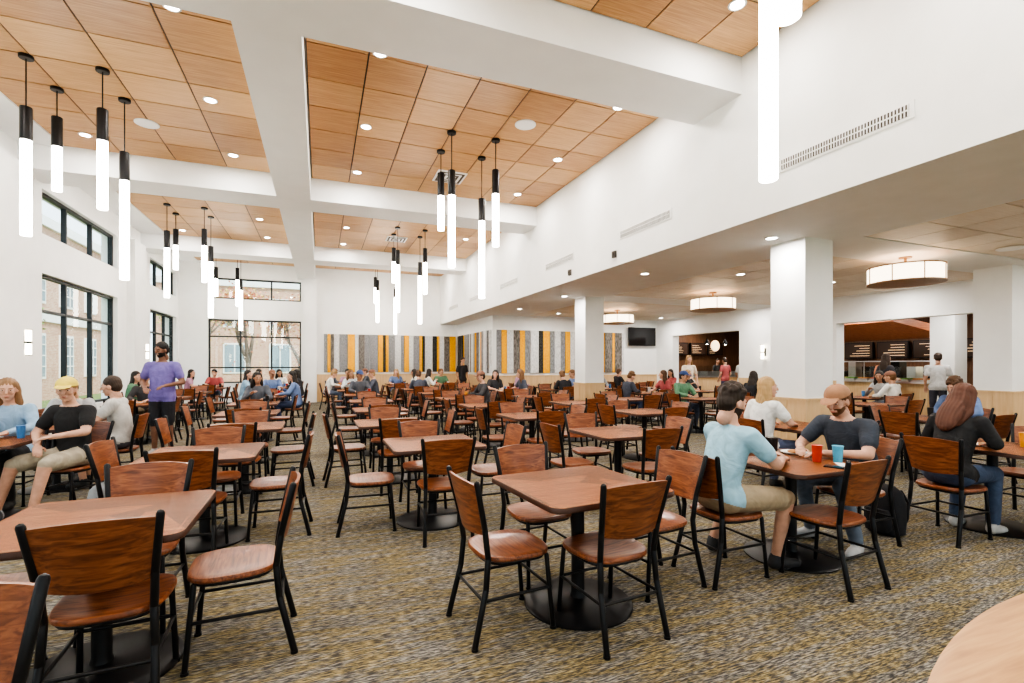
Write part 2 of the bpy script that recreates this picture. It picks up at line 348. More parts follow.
sconce(XL,11.2,1.9,1); sconce(XL,17.6,1.9,1); sconce(XL,5.4,1.9,1); sconce(XF,11.4,1.9,-1); sconce(XF,10.0,1.9,-1)
# ------------------------------------------------------------ servery
b=MB(); b.box(14.6,19.3,17,17.8,0,.95,0); b.box(14.55,19.35,16.95,17.85,.95,1.0,1)
for k in range(6): b.box(15+k*.75,15.5+k*.75,17.25,17.6,1.0,1.22,1)
b.box(14.6,19.3,17.05,17.08,1.0,1.45,2); b.obj('servery_counter',[M['maple'],M['steel'],M['glass']],smooth=False)
b=MB(); b.box(16.4,17.4,8.8,12.6,0,.95,0); b.box(16.3,17.5,8.7,12.7,.95,1.0,1)
fc=[cm('dish_food',c) for c in((.6,.25,.08),(.2,.35,.08),(.75,.6,.3),(.5,.08,.04))]
for k in range(9):
    y=8.95+k*.4; b.box(16.5,16.9,y,y+.33,1.0,1.06,1); b.box(16.53,16.87,y+.03,y+.30,1.06,1.10,3+k%4)
b.box(16.42,16.44,8.8,12.6,1.05,1.45,2)
for y in(8.8,10.7,12.6): b.cone((16.6,y,1.0),(16.6,y,1.6),.018,mi=1)
b.box(16.4,17.1,8.7,12.7,1.6,1.63,1)
for k in range(8): b.box(16.95,17.3,8.95+k*.45,9.2+k*.45,1.0,1.3+.15*(k%3),1 if k%2 else 7)
b.obj('food_display_counter',[M['maple'],M['steel'],M['glass']]+fc+[M['black']],smooth=False)
b=MB(); b.add([(15.2,9.0,2.75),(18,9.0,2.35),(18,12.8,2.35),(15.2,12.8,2.75),(15.2,9.0,2.95),(18,9.0,2.6),(18,12.8,2.6),(15.2,12.8,2.95)],[(0,3,2,1),(4,5,6,7),(0,1,5,4),(1,2,6,5),(2,3,7,6),(3,0,4,7)]); b.obj('wood_canopy',[M['redwood']],smooth=False)
boxo('column_servery',15.3,15.85,7.6,8.15,0,ZL,M['white'])
M['menu']=mat('menu_text_glow',(.8,.6,.4),.5,emis=.8,ecol=(1,.7,.42))
mc=[M['black'],mat('menu_panel',(.06,.035,.025),.3),M['menu']]
b=MB()
for k in range(4): b.box(14.9+k*1.1,15.85+k*1.1,19.32,19.4,2.0,2.6,0); b.box(14.93+k*1.1,15.82+k*1.1,19.31,19.32,2.03,2.57,1)
for k in range(4):
    for j in range(5): b.box(15.0+k*1.1,15.0+k*1.1+.3+.3*R(),19.3,19.31,2.1+j*.09,2.112+j*.09,2)
b.obj('menu_board',mc,smooth=False)
b=MB()
for k in range(4):
    y=9.0+k*1.25; b.box(20.30,20.38,y,y+1.1,1.75,2.4,0); b.box(20.29,20.30,y+.03,y+1.07,1.78,2.37,1)
    for j in range(5): b.box(20.28,20.29,y+.12,y+.5+.4*R(),1.86+j*.1,1.875+j*.1,2)
b.obj('menu_board',mc,smooth=False)
b=MB(); b.lathe([(.001,0),(.24,0),(.24,.04),(.001,.04)],(0,0,0),0,24); o=b.obj('round_shop_sign',[M['menu']],loc=(16.3,16.9,2.35)); o.rotation_euler=(math.radians(90),0,0)
b=MB(); b.box(19.9,20.3,4.6,8.4,0,2.3,0)
for k in range(4): b.box(19.86,19.9,4.7+k*.92,5.4+k*.92,1.3,2.1,1); b.box(19.7,19.9,4.75+k*.92,5.35+k*.92,.85,.95,2)
b.obj('beverage_dispenser_unit',[M['screen'],M['gold_sign'],M['steel']],smooth=False)
for x,y in((15.2,16.2),(16.2,16.2),(17.2,16.2)):
    b=MB(); b.cone((x,y,2.55),(x,y,ZL),.006); b.lathe([(.02,2.6),(.12,2.4),(.125,2.38),(.1,2.38)],(x,y,0),0,20); b.ell((x,y,2.42),(.06,.06,.06),1); b.obj('dome_pendant_light',[M['black'],M['lamp']])
# ------------------------------------------------------------ exterior
boxo('ground_outside',-60,40,-40,70,-.45,-.3,M['grass'])
def facade(name,x0,x1,y0,y1,h,face):
    b=MB(); b.box(x0,x1,y0,y1,-.3,h,0); b.box(x0-.2,x1+.2,y0-.2,y1+.2,h,h+.5,1)
    if face=='x':
        y=y0+1.2
        while y<y1-2:
            for z in(.8,4.6):
                b.box(x1,x1+.08,y,y+1.5,z,z+2.3,1); b.box(x1+.08,x1+.1,y+.12,y+1.38,z+.12,z+2.18,2)
                for q in(.42,.84): b.box(x1+.1,x1+.13,y+.1+q,y+.16+q,z+.1,z+2.2,1)
                for q in(.6,1.15,1.7): b.box(x1+.1,x1+.13,y+.1,y+1.4,z+q,z+q+.06,1)
            y+=3.0
        b.box(x1,x1+.12,y0,y1,3.7,4.1,1)
    else:
        x=x0+1.2
        while x<x1-2:
            for z in(.8,4.6): b.box(x,x+1.7,y0-.08,y0,z,z+2.5,1); b.box(x+.12,x+.8,y0-.1,y0-.08,z+.12,z+2.38,2); b.box(x+.9,x+1.58,y0-.1,y0-.08,z+.12,z+2.38,2)
            x+=3.4
    b.obj(name,[M['brick'],M['trimw'],cm('facade_window_glass',(.25,.33,.38),.1)],smooth=False)
facade('brick_building',-24,-13,14,48,8.5,'x'); facade('brick_building',-12,14,46,56,8,'y')
def tree(x,y,h,mats,seed,lf=14):
    rnd=random.Random(seed); b=MB(); tips=[]
    def br(p,d,l,r,k):
        q=p+d*l; b.cap(p,q,r,r*.65,0,8,2)
        if k==0: tips.append(q); return
        for i in range(3):
            nd=(d+Vector((rnd.uniform(-.8,.8),rnd.uniform(-.8,.8),rnd.uniform(-.1,.5)))).normalized(); br(q,nd,l*.68,r*.6,k-1)
        tips.append(q)
    br(Vector((x,y,-.35)),Vector((0,0,1)),h*.32,.17,4)
    for t in tips:
        for i in range(lf):
            c=t+Vector((rnd.gauss(0,.35),rnd.gauss(0,.35),rnd.gauss(0,.3))); s=.07
            u=Vector((rnd.gauss(0,1),rnd.gauss(0,1),rnd.gauss(0,1))).normalized(); v=u.cross(Vector((rnd.gauss(0,1),rnd.gauss(0,1),1))).normalized()
            b.add([c-u*s,c+v*s*.6,c+u*s,c-v*s*.6],[(0,1,2,3)],1 if rnd.random()<.6 else 2)
    b.obj('tree',[M['bark'],M[mats[0]],M[mats[1]]])
tree(-3.2,26.5,6.0,('leafa','leafy'),3,24); tree(-1.0,29,6.2,('leafa','leafy'),5,24); tree(-6.2,30,6.5,('leafy','leafg'),8,22)
tree(-11.2,24.5,5.0,('leafg','leafy'),14,18)
# ------------------------------------------------------------ furniture
def sup(hw,hd,n,seg,z,fw=0):
    out=[]
    for i in range(seg):
        a=i*2*math.pi/seg; c,s_=math.cos(a),math.sin(a)
        x=hw*math.copysign(abs(c)**(2/n),c); y=hd*math.copysign(abs(s_)**(2/n),s_)
        out.append((x*(1+fw*y/hd),y,z))
    return out
def chair_mesh():
    b=MB(); S=36
    b.rings([sup(.215*k,.21*k,3.2,S,z,.06) for k,z in((.02,.442),(.35,.444),(.7,.450),(.92,.459),(.98,.457),(1,.448),(1,.436),(.96,.428),(.02,.428))],1)
    pts=sup(.185,.18,3.5,24,.418,.05); pts.append(pts[0]); b.path(pts,.012,0,8)
    for s in(-1,1):
        b.path([(s*.178,.165,.42),(s*.192,.20,.012)],.0135,0)
        b.path([(s*.205,-.285,.012),(s*.190,-.215,.30),(s*.184,-.200,.46),(s*.192,-.222,.62),(s*.222,-.280,.878)],.0165,0)
        b.path([(s*.187,.185,.24),(s*.192,-.228,.24)],.009,0)
        for yy in((.20),(-.285)): b.cone((s*(.192 if yy>0 else .205),yy,0),(s*(.192 if yy>0 else .205),yy,.014),.019,mi=0,seg=10)
    b.path([(-.187,.185,.24),(.187,.185,.24)],.009,0); b.path([(-.19,-.228,.24),(.19,-.228,.24)],.009,0)
    nu,nv=14,7; front=[];back=[]
    for j in range(nv+1):
        v=j/nv
        for i in range(nu+1):
            u=-1+2*i/nu
            x=u*(.178+.037*v); z=.59+.275*v+.016*(1-u*u)*(v*2-1)
            y=-.212-.064*v-.035*(1-u*u)
            front.append((x,y+.008,z)); back.append((x,y-.008,z))
    n=len(front); fs=[];w=nu+1
    for j in range(nv):
        for i in range(nu):
            a=j*w+i; fs.append((a,a+w,a+w+1,a+1)); fs.append((n+a,n+a+1,n+a+w+1,n+a+w))
    for i in range(nu):
        a=i; fs.append((a,a+1,n+a+1,n+a)); a=nv*w+i; fs.append((a,n+a,n+a+1,a+1))
    for j in range(nv):
        a=j*w; fs.append((a,n+a,n+a+w,a+w)); a=j*w+nu; fs.append((a,a+w,n+a+w,n+a))
    b.add(front+back,fs,1)
    return b.mesh('dining_chair',[M['black'],M['cherry']],recalc=True)
chairm=chair_mesh()
def rrect(h,k,r,z):
    out=[]
    for cx,cy,a0 in((h-r,k-r,0),(-h+r,k-r,90),(-h+r,-k+r,180),(h-r,-k+r,270)):
        for i in range(9):
            a=math.radians(a0+i*90/8); out.append((cx+r*math.cos(a),cy+r*math.sin(a),z))
    return out
def table_mesh(w=.86,d=.86):
    b=MB(); h=w/2; k=d/2; r=.07
    b.rings([rrect(h-.004,k-.004,r,.7515),rrect(h*.4,k*.4,r*.4,.7515),rrect(.02,.02,.01,.7515)],1)
    b.rings([rrect(h*a,k*a,r*min(1,a),z) for a,z in((.05,.718),(.985,.718),(1,.724),(1,.745),(.991,.7515))],2)
    b.lathe([(.34,0),(.34,.010),(.325,.018),(.10,.034),(.05,.045),(.042,.07),(.04,.70)],(0,0,0),0,40)
    b.box(-.30,.30,-.025,.025,.695,.718,0); b.box(-.025,.025,-.30,.30,.695,.718,0)
    return b.mesh('dining_table',[M['black'],M['top'],M['edge']],recalc=True)
tablem=table_mesh()
def chair(x,y,ang,jit=True):
    j=(R()-.5)*.12 if jit else 0
    return place('dining_chair',chairm,(x,y,0),math.radians(ang)+j)
DIR={'S':(0,-1,0),'N':(0,1,180),'W':(-1,0,-90),'E':(1,0,90)}
# ------------------------------------------------------------ people
def remesh(b,vox,sm=3,fac=.5,sub=0):
    me=b.mesh('tmp',[],smooth=False,recalc=False)
    import bmesh
    bm=bmesh.new(); bm.from_mesh(me); bmesh.ops.recalc_face_normals(bm,faces=bm.faces); bm.to_mesh(me); bm.free()
    o=bpy.data.objects.new('tmp',me); COL.objects.link(o)
    r=o.modifiers.new('r','REMESH'); r.mode='VOXEL'; r.voxel_size=vox
    if sm: s=o.modifiers.new('s','SMOOTH'); s.factor=fac; s.iterations=sm
    if sub: q=o.modifiers.new('u','SUBSURF'); q.levels=sub; q.render_levels=sub
    dg=bpy.context.evaluated_depsgraph_get(); dg.update()
    m2=o.evaluated_get(dg).to_mesh()
    V=np.empty(len(m2.vertices)*3); m2.vertices.foreach_get('co',V); V=V.reshape(-1,3)
    F=[tuple(p.vertices) for p in m2.polygons]
    o.evaluated_get(dg).to_mesh_clear(); bpy.data.objects.remove(o); bpy.data.meshes.remove(me)
    return V,F
def label(V,F,segs,pel,up,che,hem):
    C=np.array([V[list(f)].mean(0) for f in F]); best=np.full(len(C),1e9); lab=np.zeros(len(C),int); idx=np.zeros(len(C),int); tt=np.zeros(len(C))
    for si,(a,b_,ra,rb,l) in enumerate(segs):
        a=np.array(a,float);b_=np.array(b_,float);d=b_-a;t=np.clip(((C-a)@d)/max(1e-9,d@d),0,1)
        q=np.linalg.norm(C-(a+t[:,None]*d),axis=1)-(ra+(rb-ra)*t)
        k=q<best; best[k]=q[k]; lab[k]=l; idx[k]=si; tt[k]=t[k]
    pel=np.array(pel);up=np.array(up);che=np.array(che)
    h=(C-pel)@up; core=(idx==0)|(idx==2)|(idx==3)
    for si,sg in enumerate(segs):
        if sg[4]==2 and (np.linalg.norm(np.array(sg[0])-pel)<.12): core|=(idx==si)&(tt<.22)
    core&=(idx!=1)
    hh=(C-che)@up; rad=np.linalg.norm((C-che)-hh[:,None]*up,axis=1)
    lab[core&(h>hem)&(hh<.2)]=1; lab[core&(h<=hem)]=2
    lab[(hh>.055)&(rad<.10)]=0
    lab[(C[:,2]<.017)&(lab==3)]=4
    if all(len(f)==4 for f in F):
        FA=np.array(F,dtype=int)
        for it in range(6):
            acc=np.zeros((len(V),5)); E=np.eye(5)[lab]
            for c in range(4): np.add.at(acc,FA[:,c],E)
            lab=acc[FA].sum(1).argmax(1)
    lab[lab==4]=8
    return lab.tolist()
SK,TOP,BOT,SHOE,HAIR,EYE,LIP,CAP=range(8)
def lerp(a,b_,t): return tuple(a[i]+(b_[i]-a[i])*t for i in range(3))
def person_mesh(name,p,vox=.014):
    out=MB(); g=p.get
    pel=Vector(g('pel',(0,-.07,.565))); che=Vector(g('che',(0,.0,1.02))); hd=Vector(g('head',(0,.06,1.23)))
    hw=g('w',1.0)
    J={}
    for s,k in((-1,'L'),(1,'R')):
        J['sh'+k]=Vector(g('sh'+k,(che.x+s*.175*hw,che.y,che.z)))
        J['hp'+k]=Vector(g('hp'+k,(pel.x+s*.085,pel.y+.01,pel.z-.01)))
        for n in('el','wr','kn','an','to'): J[n+k]=Vector(p[n+k])
    b=MB(); segs=[]
    W=(J['shR']-J['shL']).normalized(); up=(che-pel).normalized(); D=W.cross(up).normalized()*-1
    L=(che-pel).length; rs=[]
    fat=g('fat',1.0)
    for t,w,d in((-.22,.07,.06),(-.16,.135,.10),(0,.168,.125),(.3,.148*fat,.115*fat),(.6,.162,.118),(.85,.172,.112),(1.0,.15,.09),(1.09,.10,.07),(1.16,.055,.05)):
        c=pel+up*(L*t); w*=hw
        rs.append([c+W*(w*math.copysign(abs(math.cos(a))**.85,math.cos(a)))+D*(d*math.sin(a)) for a in [i*2*math.pi/20 for i in range(20)]])
    b.rings(rs)
    segs.append((pel+up*L*.02,che,.135,.14,TOP))
    def cap(a,c,ra,rb,l): b.cap(a,c,ra,rb); segs.append((a,c,ra,rb,l))
    neck=che+Vector((0,0,.05)); cap(neck,hd-Vector((0,.02,.08)),.055,.05,SK)
    segs.append((che,che+Vector((0,0,.045)),.12,.075,TOP))
    cap(J['hpL'],J['hpR'],.112,.112,BOT)
    longs=g('sleeve','short')=='long'; legs=g('legs','pants')
    for k in'LR':
        sh,el,wr,hp,kn,an,to=[J[n+k] for n in('sh','el','wr','hp','kn','an','to')]
        cap(sh,el,.058,.043,TOP if longs else SK); cap(el,wr,.042,.027,TOP if longs else SK)
        if longs: cap(sh,el,.066,.052,TOP); cap(el,lerp(el,wr,.9),.05,.038,TOP)
        else: cap(che+(sh-che)*.55,sh,.070,.070,TOP); cap(sh,lerp(sh,el,.60),.070,.066,TOP)
        cap(hp,kn,.094,.062,BOT); cap(kn,an,.058,.036,BOT if legs=='pants' else SK)
        if legs=='pants': cap(hp,kn,.098,.07,BOT); cap(kn,lerp(kn,an,.93),.066,.052,BOT)
        else: cap(hp,lerp(hp,kn,.86),.102,.086,BOT)
        heel=Vector(an)+(Vector(an)-to).normalized()*.02; heel.z=max(.04,an.z-.045); toe=Vector(to)
        cap(heel,lerp(heel,toe,.55),.042,.046,SHOE); cap(lerp(heel,toe,.5),toe,.044,.033,SHOE); cap(an,heel,.043,.045,SHOE)
    V,F=remesh(b,vox,3,.5,1 if vox<.013 else 0)
    out.add(V.tolist(),F,label(V,F,segs,pel,up,che,-.09 if pel.z>.8 else -.035))
    for k,s in(('L',-1),('R',1)):
        el,wr=J['el'+k],J['wr'+k]; f=Vector(g('hd'+k,(wr-el).normalized())).normalized()
        n=Vector(g('pn'+k,(0,0,-1))); n=(n-f*n.dot(f)).normalized(); sd=f.cross(n)*1.0
        if sd.dot(Vector((s,0,0)))>0: sd=-sd
        h=MB(); rot=Matrix((sd,f,n)).transposed()
        h.cap(wr-f*.03,wr+f*.02,.027,.026); h.ell(wr+f*.05,(.039,.052,.016),0,rot,12,8)
        curl=g('curl',.45)
        for i in range(4):
            base=wr+f*.082+sd*(.028-.019*i); l=(.040,.045,.042,.033)[i]; a1=curl*.7; a2=curl*1.9
            q=base+(f*math.cos(a1)+n*math.sin(a1))*l; q2=q+(f*math.cos(a2)+n*math.sin(a2))*l*.85
            h.cap(base-f*.02,q,.0095,.0088,0,8,2); h.cap(q,q2,.0088,.0072,0,8,2)
        tb=wr+f*.025+sd*.03; t1=tb+(f*.7+sd*.6+n*.25).normalized()*.038; t2=t1+(f*.95+sd*.1+n*.35).normalized()*.03
        h.cap(tb-sd*.01,t1,.013,.010,0,8,2); h.cap(t1,t2,.010,.008,0,8,2)
        V,F=remesh(h,.0052,1,.4); out.add(V.tolist(),F,SK)
    yaw,pitch=g('look',(0,-.15)); RM=Matrix.Rotation(yaw,3,'Z')@Matrix.Rotation(pitch,3,'X')
    hb=MB(); hb.ell((0,-.01,.022),(.076,.095,.098)); hb.ell((0,.022,-.05),(.056,.066,.065)); hb.ell((0,.060,-.092),(.026,.024,.022))
    hb.ell((0,.045,.0),(.062,.045,.06)); hb.cap((0,.088,.018),(0,.108,-.022),.009,.014); hb.ell((0,.076,.032),(.05,.014,.012))
    for s in(-1,1):
        hb.ell((s*.078,-.002,-.008),(.009,.02,.031)); hb.ell((s*.038,.062,-.025),(.022,.022,.018))
    hb.ell((0,.082,-.058),(.025,.014,.014)); hb.cap((0,-.015,-.05),(0,-.045,-.13),.05,.052)
    V,F=remesh(hb,.0065,1,.4)
    C=np.array([V[list(f)].mean(0) for f in F]); lab=[SK]*len(F)
    if g('beard'):
        lab=[HAIR if (c[2]<-.035 and c[1]>-.01 and c[2]>-.125 and not(abs(c[0])<.026 and -.066<c[2]<-.048) and c[1]+abs(c[0])*.2>.0 and not (c[2]>-.045 and c[1]>.085)) else SK for c in C]
    hm=MB(); hm.add(V.tolist(),F,lab)
    for s in(-1,1):
        hm.ell((s*.031,.0812,.010),(.0115,.0060,.0055),EYE+3,None,10,6); hm.ell((s*.031,.0865,.010),(.0060,.0022,.0056),EYE,None,8,5)
        hm.ell((s*.031,.0818,.0152),(.0135,.0075,.0042),SK,None,10,6)
        hm.cap((s*.017,.092,.029),(s*.046,.085,.030),.0035,.0028,HAIR,6,2)
    hm.ell((0,.0935,-.054),(.023,.006,.0035),LIP,None,10,6); hm.ell((0,.0925,-.062),(.018,.006,.004),LIP,None,10,6)
    hr=MB(); st=g('hair','short'); rr=random.Random(len(name)*7+3)
    hr.ell((0,-.022,.046),(.086,.098,.092)); hr.ell((0,-.05,.0),(.080,.068,.085))
    if st=='curly':
        for i in range(46):
            a=rr.uniform(0,6.28); e=rr.uniform(.15,1.5); hr.ell((.082*math.cos(a)*math.cos(e),-.02+.095*math.sin(a)*math.cos(e),.05+.09*math.sin(e)),(.021,.021,.021),0,None,8,6)
    if st=='long':
        hr.ell((0,-.055,-.07),(.094,.060,.17)); hr.ell((0,-.085,-.20),(.105,.050,.17)); 
        for s in(-1,1):
            hr.cap((s*.066,-.015,.05),(s*.088,-.02,-.14),.030,.036); hr.cap((s*.088,-.02,-.14),(s*.075,-.06,-.28),.036,.022)
    V,F=remesh(hr,.0075,5 if st=='long' else 2,.5)
    C=V.copy()
    if st=='long': ph=np.sin(C[:,0]*230+np.sin(C[:,2]*18)*1.5)+.5*np.sin(C[:,1]*260+C[:,2]*20); am=.0022
    else: ph=np.sin(C[:,0]*210+C[:,2]*60)*np.sin(C[:,1]*190+1.3); am=.0024
    Q=C.copy()
    if st=='long': Q[:,2]=np.maximum(Q[:,2],0)
    nrm=Q/np.maximum(.01,np.linalg.norm(Q,axis=1))[:,None]
    V=V+nrm*(ph*am)[:,None]; hm.add(V.tolist(),F,HAIR)
    if g('cap'):
        cpm=MB(); rs=[]
        for k in range(7):
            t=k/6*math.pi/2; rs.append([(.092*math.cos(t)*math.cos(a)+0,-.012+.11*math.cos(t)*math.sin(a),.05+.092*math.sin(t)) for a in [i*2*math.pi/24 for i in range(24)]])
        rs[-1]=[(.004*math.cos(i),-.012+.004*math.sin(i),.143) for i in [j*2*math.pi/24 for j in range(24)]]
        cpm.rings(rs,CAP); sg=-1 if g('cap')=='back' else 1
        cpm.ell((0,sg*.115-.01*(sg<0),.052),(.066,.075,.006),CAP,Matrix.Rotation(-.18*sg,3,'X'),16,6); cpm.ell((0,-.012,.144),(.008,.008,.005),CAP,None,8,4)
        hm.add(cpm.v,cpm.f,cpm.m)
    out.add([tuple(hd+RM@Vector(v)) for v in hm.v],hm.f,hm.m)
    base=[cm('skin',(.6,.38,.28)) for i in range(9)]
    me=out.mesh(name,base,recalc=False,angle=70); return me
EYW=mat('eye_white',(.70,.68,.65),.3); EYD=mat('iris_dark',(.03,.02,.015),.2); 
SKIN={'l':(.60,.35,.25),'m':(.50,.28,.18),'d':(.22,.11,.07),'t':(.40,.22,.14)}
def pmats(skin='l',top=(.3,.3,.3),bot=(.05,.06,.1),shoe=(.04,.04,.04),hair=(.05,.03,.02),cap=(.4,.2,.1)):
    sk=SKIN[skin]
    return [cm('skin',sk,.55),cm('shirt_cloth',top,.85),cm('trouser_cloth',bot,.85),cm('shoe_leather',shoe,.6),cm('hair_strands',hair,.6),EYD,cm('lip',(sk[0]*.85,sk[1]*.55,sk[2]*.55),.5),cm('cap_cloth',cap,.8),EYW]
SEAT=dict(elL=(-.25,.12,.83),elR=(.25,.12,.83),wrL=(-.12,.33,.80),wrR=(.12,.33,.80),knL=(-.12,.37,.535),knR=(.12,.37,.535),anL=(-.12,.29,.095),anR=(.13,.34,.095),toL=(-.14,.43,.038),toR=(.15,.46,.038))
def S_(**k): d=dict(SEAT); d.update(k); return d
PM={}
PM['A']=person_mesh('seated_diner_a',S_(hair='short',legs='shorts'))
PM['B']=person_mesh('seated_diner_b',S_(hair='long',sleeve='long',w=.9,look=(.35,-.1),wrR=(.10,.26,.92),elR=(.24,.14,.80)))
PM['C']=person_mesh('seated_diner_c',S_(hair='curly',sleeve='long',che=(0,.07,1.0),head=(0,.17,1.19),wrL=(-.05,.36,.80),look=(-.2,-.4)))
PM['D']=person_mesh('seated_diner_d',S_(hair='long',w=.9,look=(-.5,0),elL=(-.24,-.02,.78),wrL=(-.15,.2,.80)))
PM['E']=person_mesh('seated_diner_e',S_(hair='short',cap='front',sleeve='long',look=(.3,-.1)))
STAND=dict(pel=(0,0,.95),che=(0,0,1.43),head=(0,.04,1.68),elL=(-.25,-.02,1.16),elR=(.25,-.02,1.16),wrL=(-.24,.10,.93),wrR=(.24,.10,.93),knL=(-.10,.02,.50),knR=(.10,.04,.50),anL=(-.11,-.03,.09),anR=(.12,-.01,.09),toL=(-.14,.14,.038),toR=(.15,.16,.038),legs='pants',look=(0,-.1))
def T_(**k): d=dict(STAND); d.update(k); return d
PM['SA']=person_mesh('standing_a',T_(hair='short')); PM['SB']=person_mesh('standing_b',T_(hair='long',w=.88,wrR=(.12,.28,1.12),elR=(.23,.05,1.12),legs='shorts'))
def put(kind,x,y,ang,m,name=None,z=0,sc=1):
    nm=name or {'A':'seated_man','B':'seated_woman','C':'seated_man','D':'seated_woman','E':'seated_man','SA':'standing_man','SB':'standing_woman'}[kind]
    o=place(nm,PM[kind],(x,y,z),math.radians(ang),pmats(**m)); o.scale=(sc,)*3; return o
TOPS=[(.55,.6,.62),(.08,.09,.12),(.75,.74,.7),(.15,.22,.40),(.42,.10,.10),(.03,.03,.035),(.30,.45,.60),(.35,.36,.36),(.05,.05,.055),(.12,.25,.15),(.45,.25,.35),(.10,.11,.13)]
BOTS=[(.05,.07,.14),(.03,.03,.035),(.40,.32,.22),(.12,.15,.22)]
HAIRS=[(.03,.02,.015),(.10,.05,.025),(.35,.22,.10),(.02,.015,.012),(.18,.09,.04)]
rp=random.Random(21)
def rm(): return dict(skin=rp.choice('llmtl'),top=rp.choice(TOPS),bot=rp.choice(BOTS),shoe=rp.choice([(.6,.6,.6),(.04,.04,.04)]),hair=rp.choice(HAIRS),cap=rp.choice([(.05,.08,.2),(.25,.12,.08)]))
pb=MB(); pb.lathe([(.001,.004),(.07,.004),(.10,.016),(.105,.018),(.104,.012),(.07,.0),(.001,.0)],mi=0,seg=28); pb.ell((.01,.0,.018),(.045,.05,.016),1,None,12,6); pb.ell((-.04,.03,.014),(.02,.02,.012),2,None,10,6)
platem=pb.mesh('dinner_plate',[M['trimw'],cm('food_brown',(.45,.22,.08)),cm('food_green',(.15,.32,.06))],recalc=True)
kb=MB(); kb.lathe([(.001,0),(.029,0),(.030,.004),(.038,.125),(.041,.128),(.038,.13),(.001,.122)],seg=24); kupm=kb.mesh('drinking_cup',[M['trimw']],recalc=True)
CUPC=[(.55,.05,.04),(.08,.25,.55),(.8,.8,.8),(.03,.03,.03),(.75,.35,.05)]
def cup(x,y,c,z=.7515,sc=1):
    o=place('drinking_cup',kupm,(x,y,z),0,[cm('cup_plastic',c,.3)]); o.scale=(sc,)*3
def plate(x,y): place('dinner_plate',platem,(x,y,.7515),R()*6)
def table(x,y,chairs='SNEW',people='',dist=None,rot=None):
    place('dining_table',tablem,(x,y,0),(R()-.5)*.04 if rot is None else math.radians(rot))
    for c in chairs:
        dx,dy,a=DIR[c]; q=.62 if c in people else (dist or {}).get(c,.42+R()*.18)
        j=0 if dist else .05
        cx=x+dx*q+(R()-.5)*j*(dx==0); cy=y+dy*q+(R()-.5)*j*(dy==0)
        if rot is not None:
            t=math.radians(rot); cx,cy=x+(cx-x)*math.cos(t)-(cy-y)*math.sin(t),y+(cx-x)*math.sin(t)+(cy-y)*math.cos(t); chair(cx,cy,a+rot,False)
        else: chair(cx,cy,a,c not in people)
        if c in people and not(y>12 and x<5.5 and rp.random()<.3):
            put(rp.choice('ABCDE'),cx,cy,a,rm()); plate(x+dx*.24,y+dy*.24)
            cup(x+dx*.27+(.2 if dx==0 else 0),y+dy*.27+(.2 if dy==0 else 0),rp.choice(CUPC))
table(-1.0,2.98,'ENW',dist={'E':.58,'N':.45,'W':.5}); chair(-.86,2.72,3,False)
table(1.52,2.73,'SENW',dist={'S':.28,'W':.50,'E':.60,'N':.50},rot=5)
table(-1.45,.75,''); chair(-.97,1.54,180,False)
place('dining_table',tablem,(3.45,2.78,0)); chair(3.32,2.40,4,False); chair(2.74,2.75,-90,False); chair(4.18,2.80,90,False)
PM['m1']=person_mesh('seated_man_blue',S_(hair='curly',legs='shorts',beard=True,che=(0,.06,1.0),head=(0,.08,1.225),look=(-.1,-.25),knR=(.20,.38,.545),anR=(.13,.36,.10),toR=(.16,.53,.04),knL=(-.24,.34,.54),anL=(-.32,.20,.10),toL=(-.38,.34,.04),elR=(.24,.24,.80),wrR=(.10,.46,.80),elL=(-.26,.2,.82),wrL=(-.02,.42,.83)),.012)
put('m1',2.74,2.75,-90,dict(skin='l',top=(.34,.56,.68),bot=(.42,.33,.22),shoe=(.03,.03,.035),hair=(.035,.022,.015)),'seated_man')
PM['m2']=person_mesh('seated_man_cap',S_(hair='short',cap='front',beard=True,w=1.12,fat=1.15,che=(0,.08,1.0),head=(0,.17,1.20),look=(.15,-.35),elR=(.30,.22,.80),wrR=(.14,.42,.80),elL=(-.28,.22,.80),wrL=(-.10,.44,.80),knR=(.17,.36,.54),knL=(-.17,.36,.54),anR=(.2,.22,.10),anL=(-.22,.26,.10),toR=(.25,.36,.04),toL=(-.26,.42,.04)),.012)
put('m2',4.18,2.80,90,dict(skin='l',top=(.045,.055,.075),bot=(.14,.17,.22),shoe=(.45,.45,.46),hair=(.16,.07,.03),cap=(.36,.19,.11)),'seated_man')
cup(3.42,2.93,(.02,.02,.02),sc=1.25); cup(3.58,2.66,(.6,.06,.03)); cup(3.70,2.58,(.10,.42,.62)); plate(3.74,2.98)
b=MB(); b.box(-.036,.036,-.075,.075,0,.009); b.obj('smartphone',[M['screen']],loc=(3.5,2.45,.7516),rz=.4,smooth=False)
b=MB(); b.add([(-.09,-.06,.001),(.09,-.07,.001),(.1,.06,.002),(-.08,.07,.012),(0,0,.014)],[(0,1,4),(1,2,4),(2,3,4),(3,0,4)]); b.obj('paper_napkin',[M['trimw']],loc=(3.66,2.46,.7516),rz=-.5,smooth=False)
place('dining_table',tablem,(5.82,2.6,0)); chair(5.16,2.6,-90,False); chair(5.85,2.08,0); chair(6.45,2.6,90)
PM['w1']=person_mesh('seated_woman_brown',S_(hair='long',w=.92,sleeve='long',che=(0,.09,1.0),head=(0,.17,1.20),look=(-.1,-.5)),.012)
put('w1',5.2,2.6,-90,dict(skin='l',top=(.02,.02,.022),bot=(.07,.10,.17),shoe=(.5,.5,.5),hair=(.10,.035,.018)),'seated_woman')
plate(5.7,2.6); cup(5.9,2.8,(.6,.06,.03)); cup(6.0,2.45,(.75,.35,.05))
table(-.92,4.88,dist={'S':.42}); table(1.02,4.71,'SENW',dist={'S':.42,'W':.58,'E':.6}); table(3.13,4.7,'SENW')
table(5.5,4.3,'SN',''); chair(4.9,4.3,-90,False)
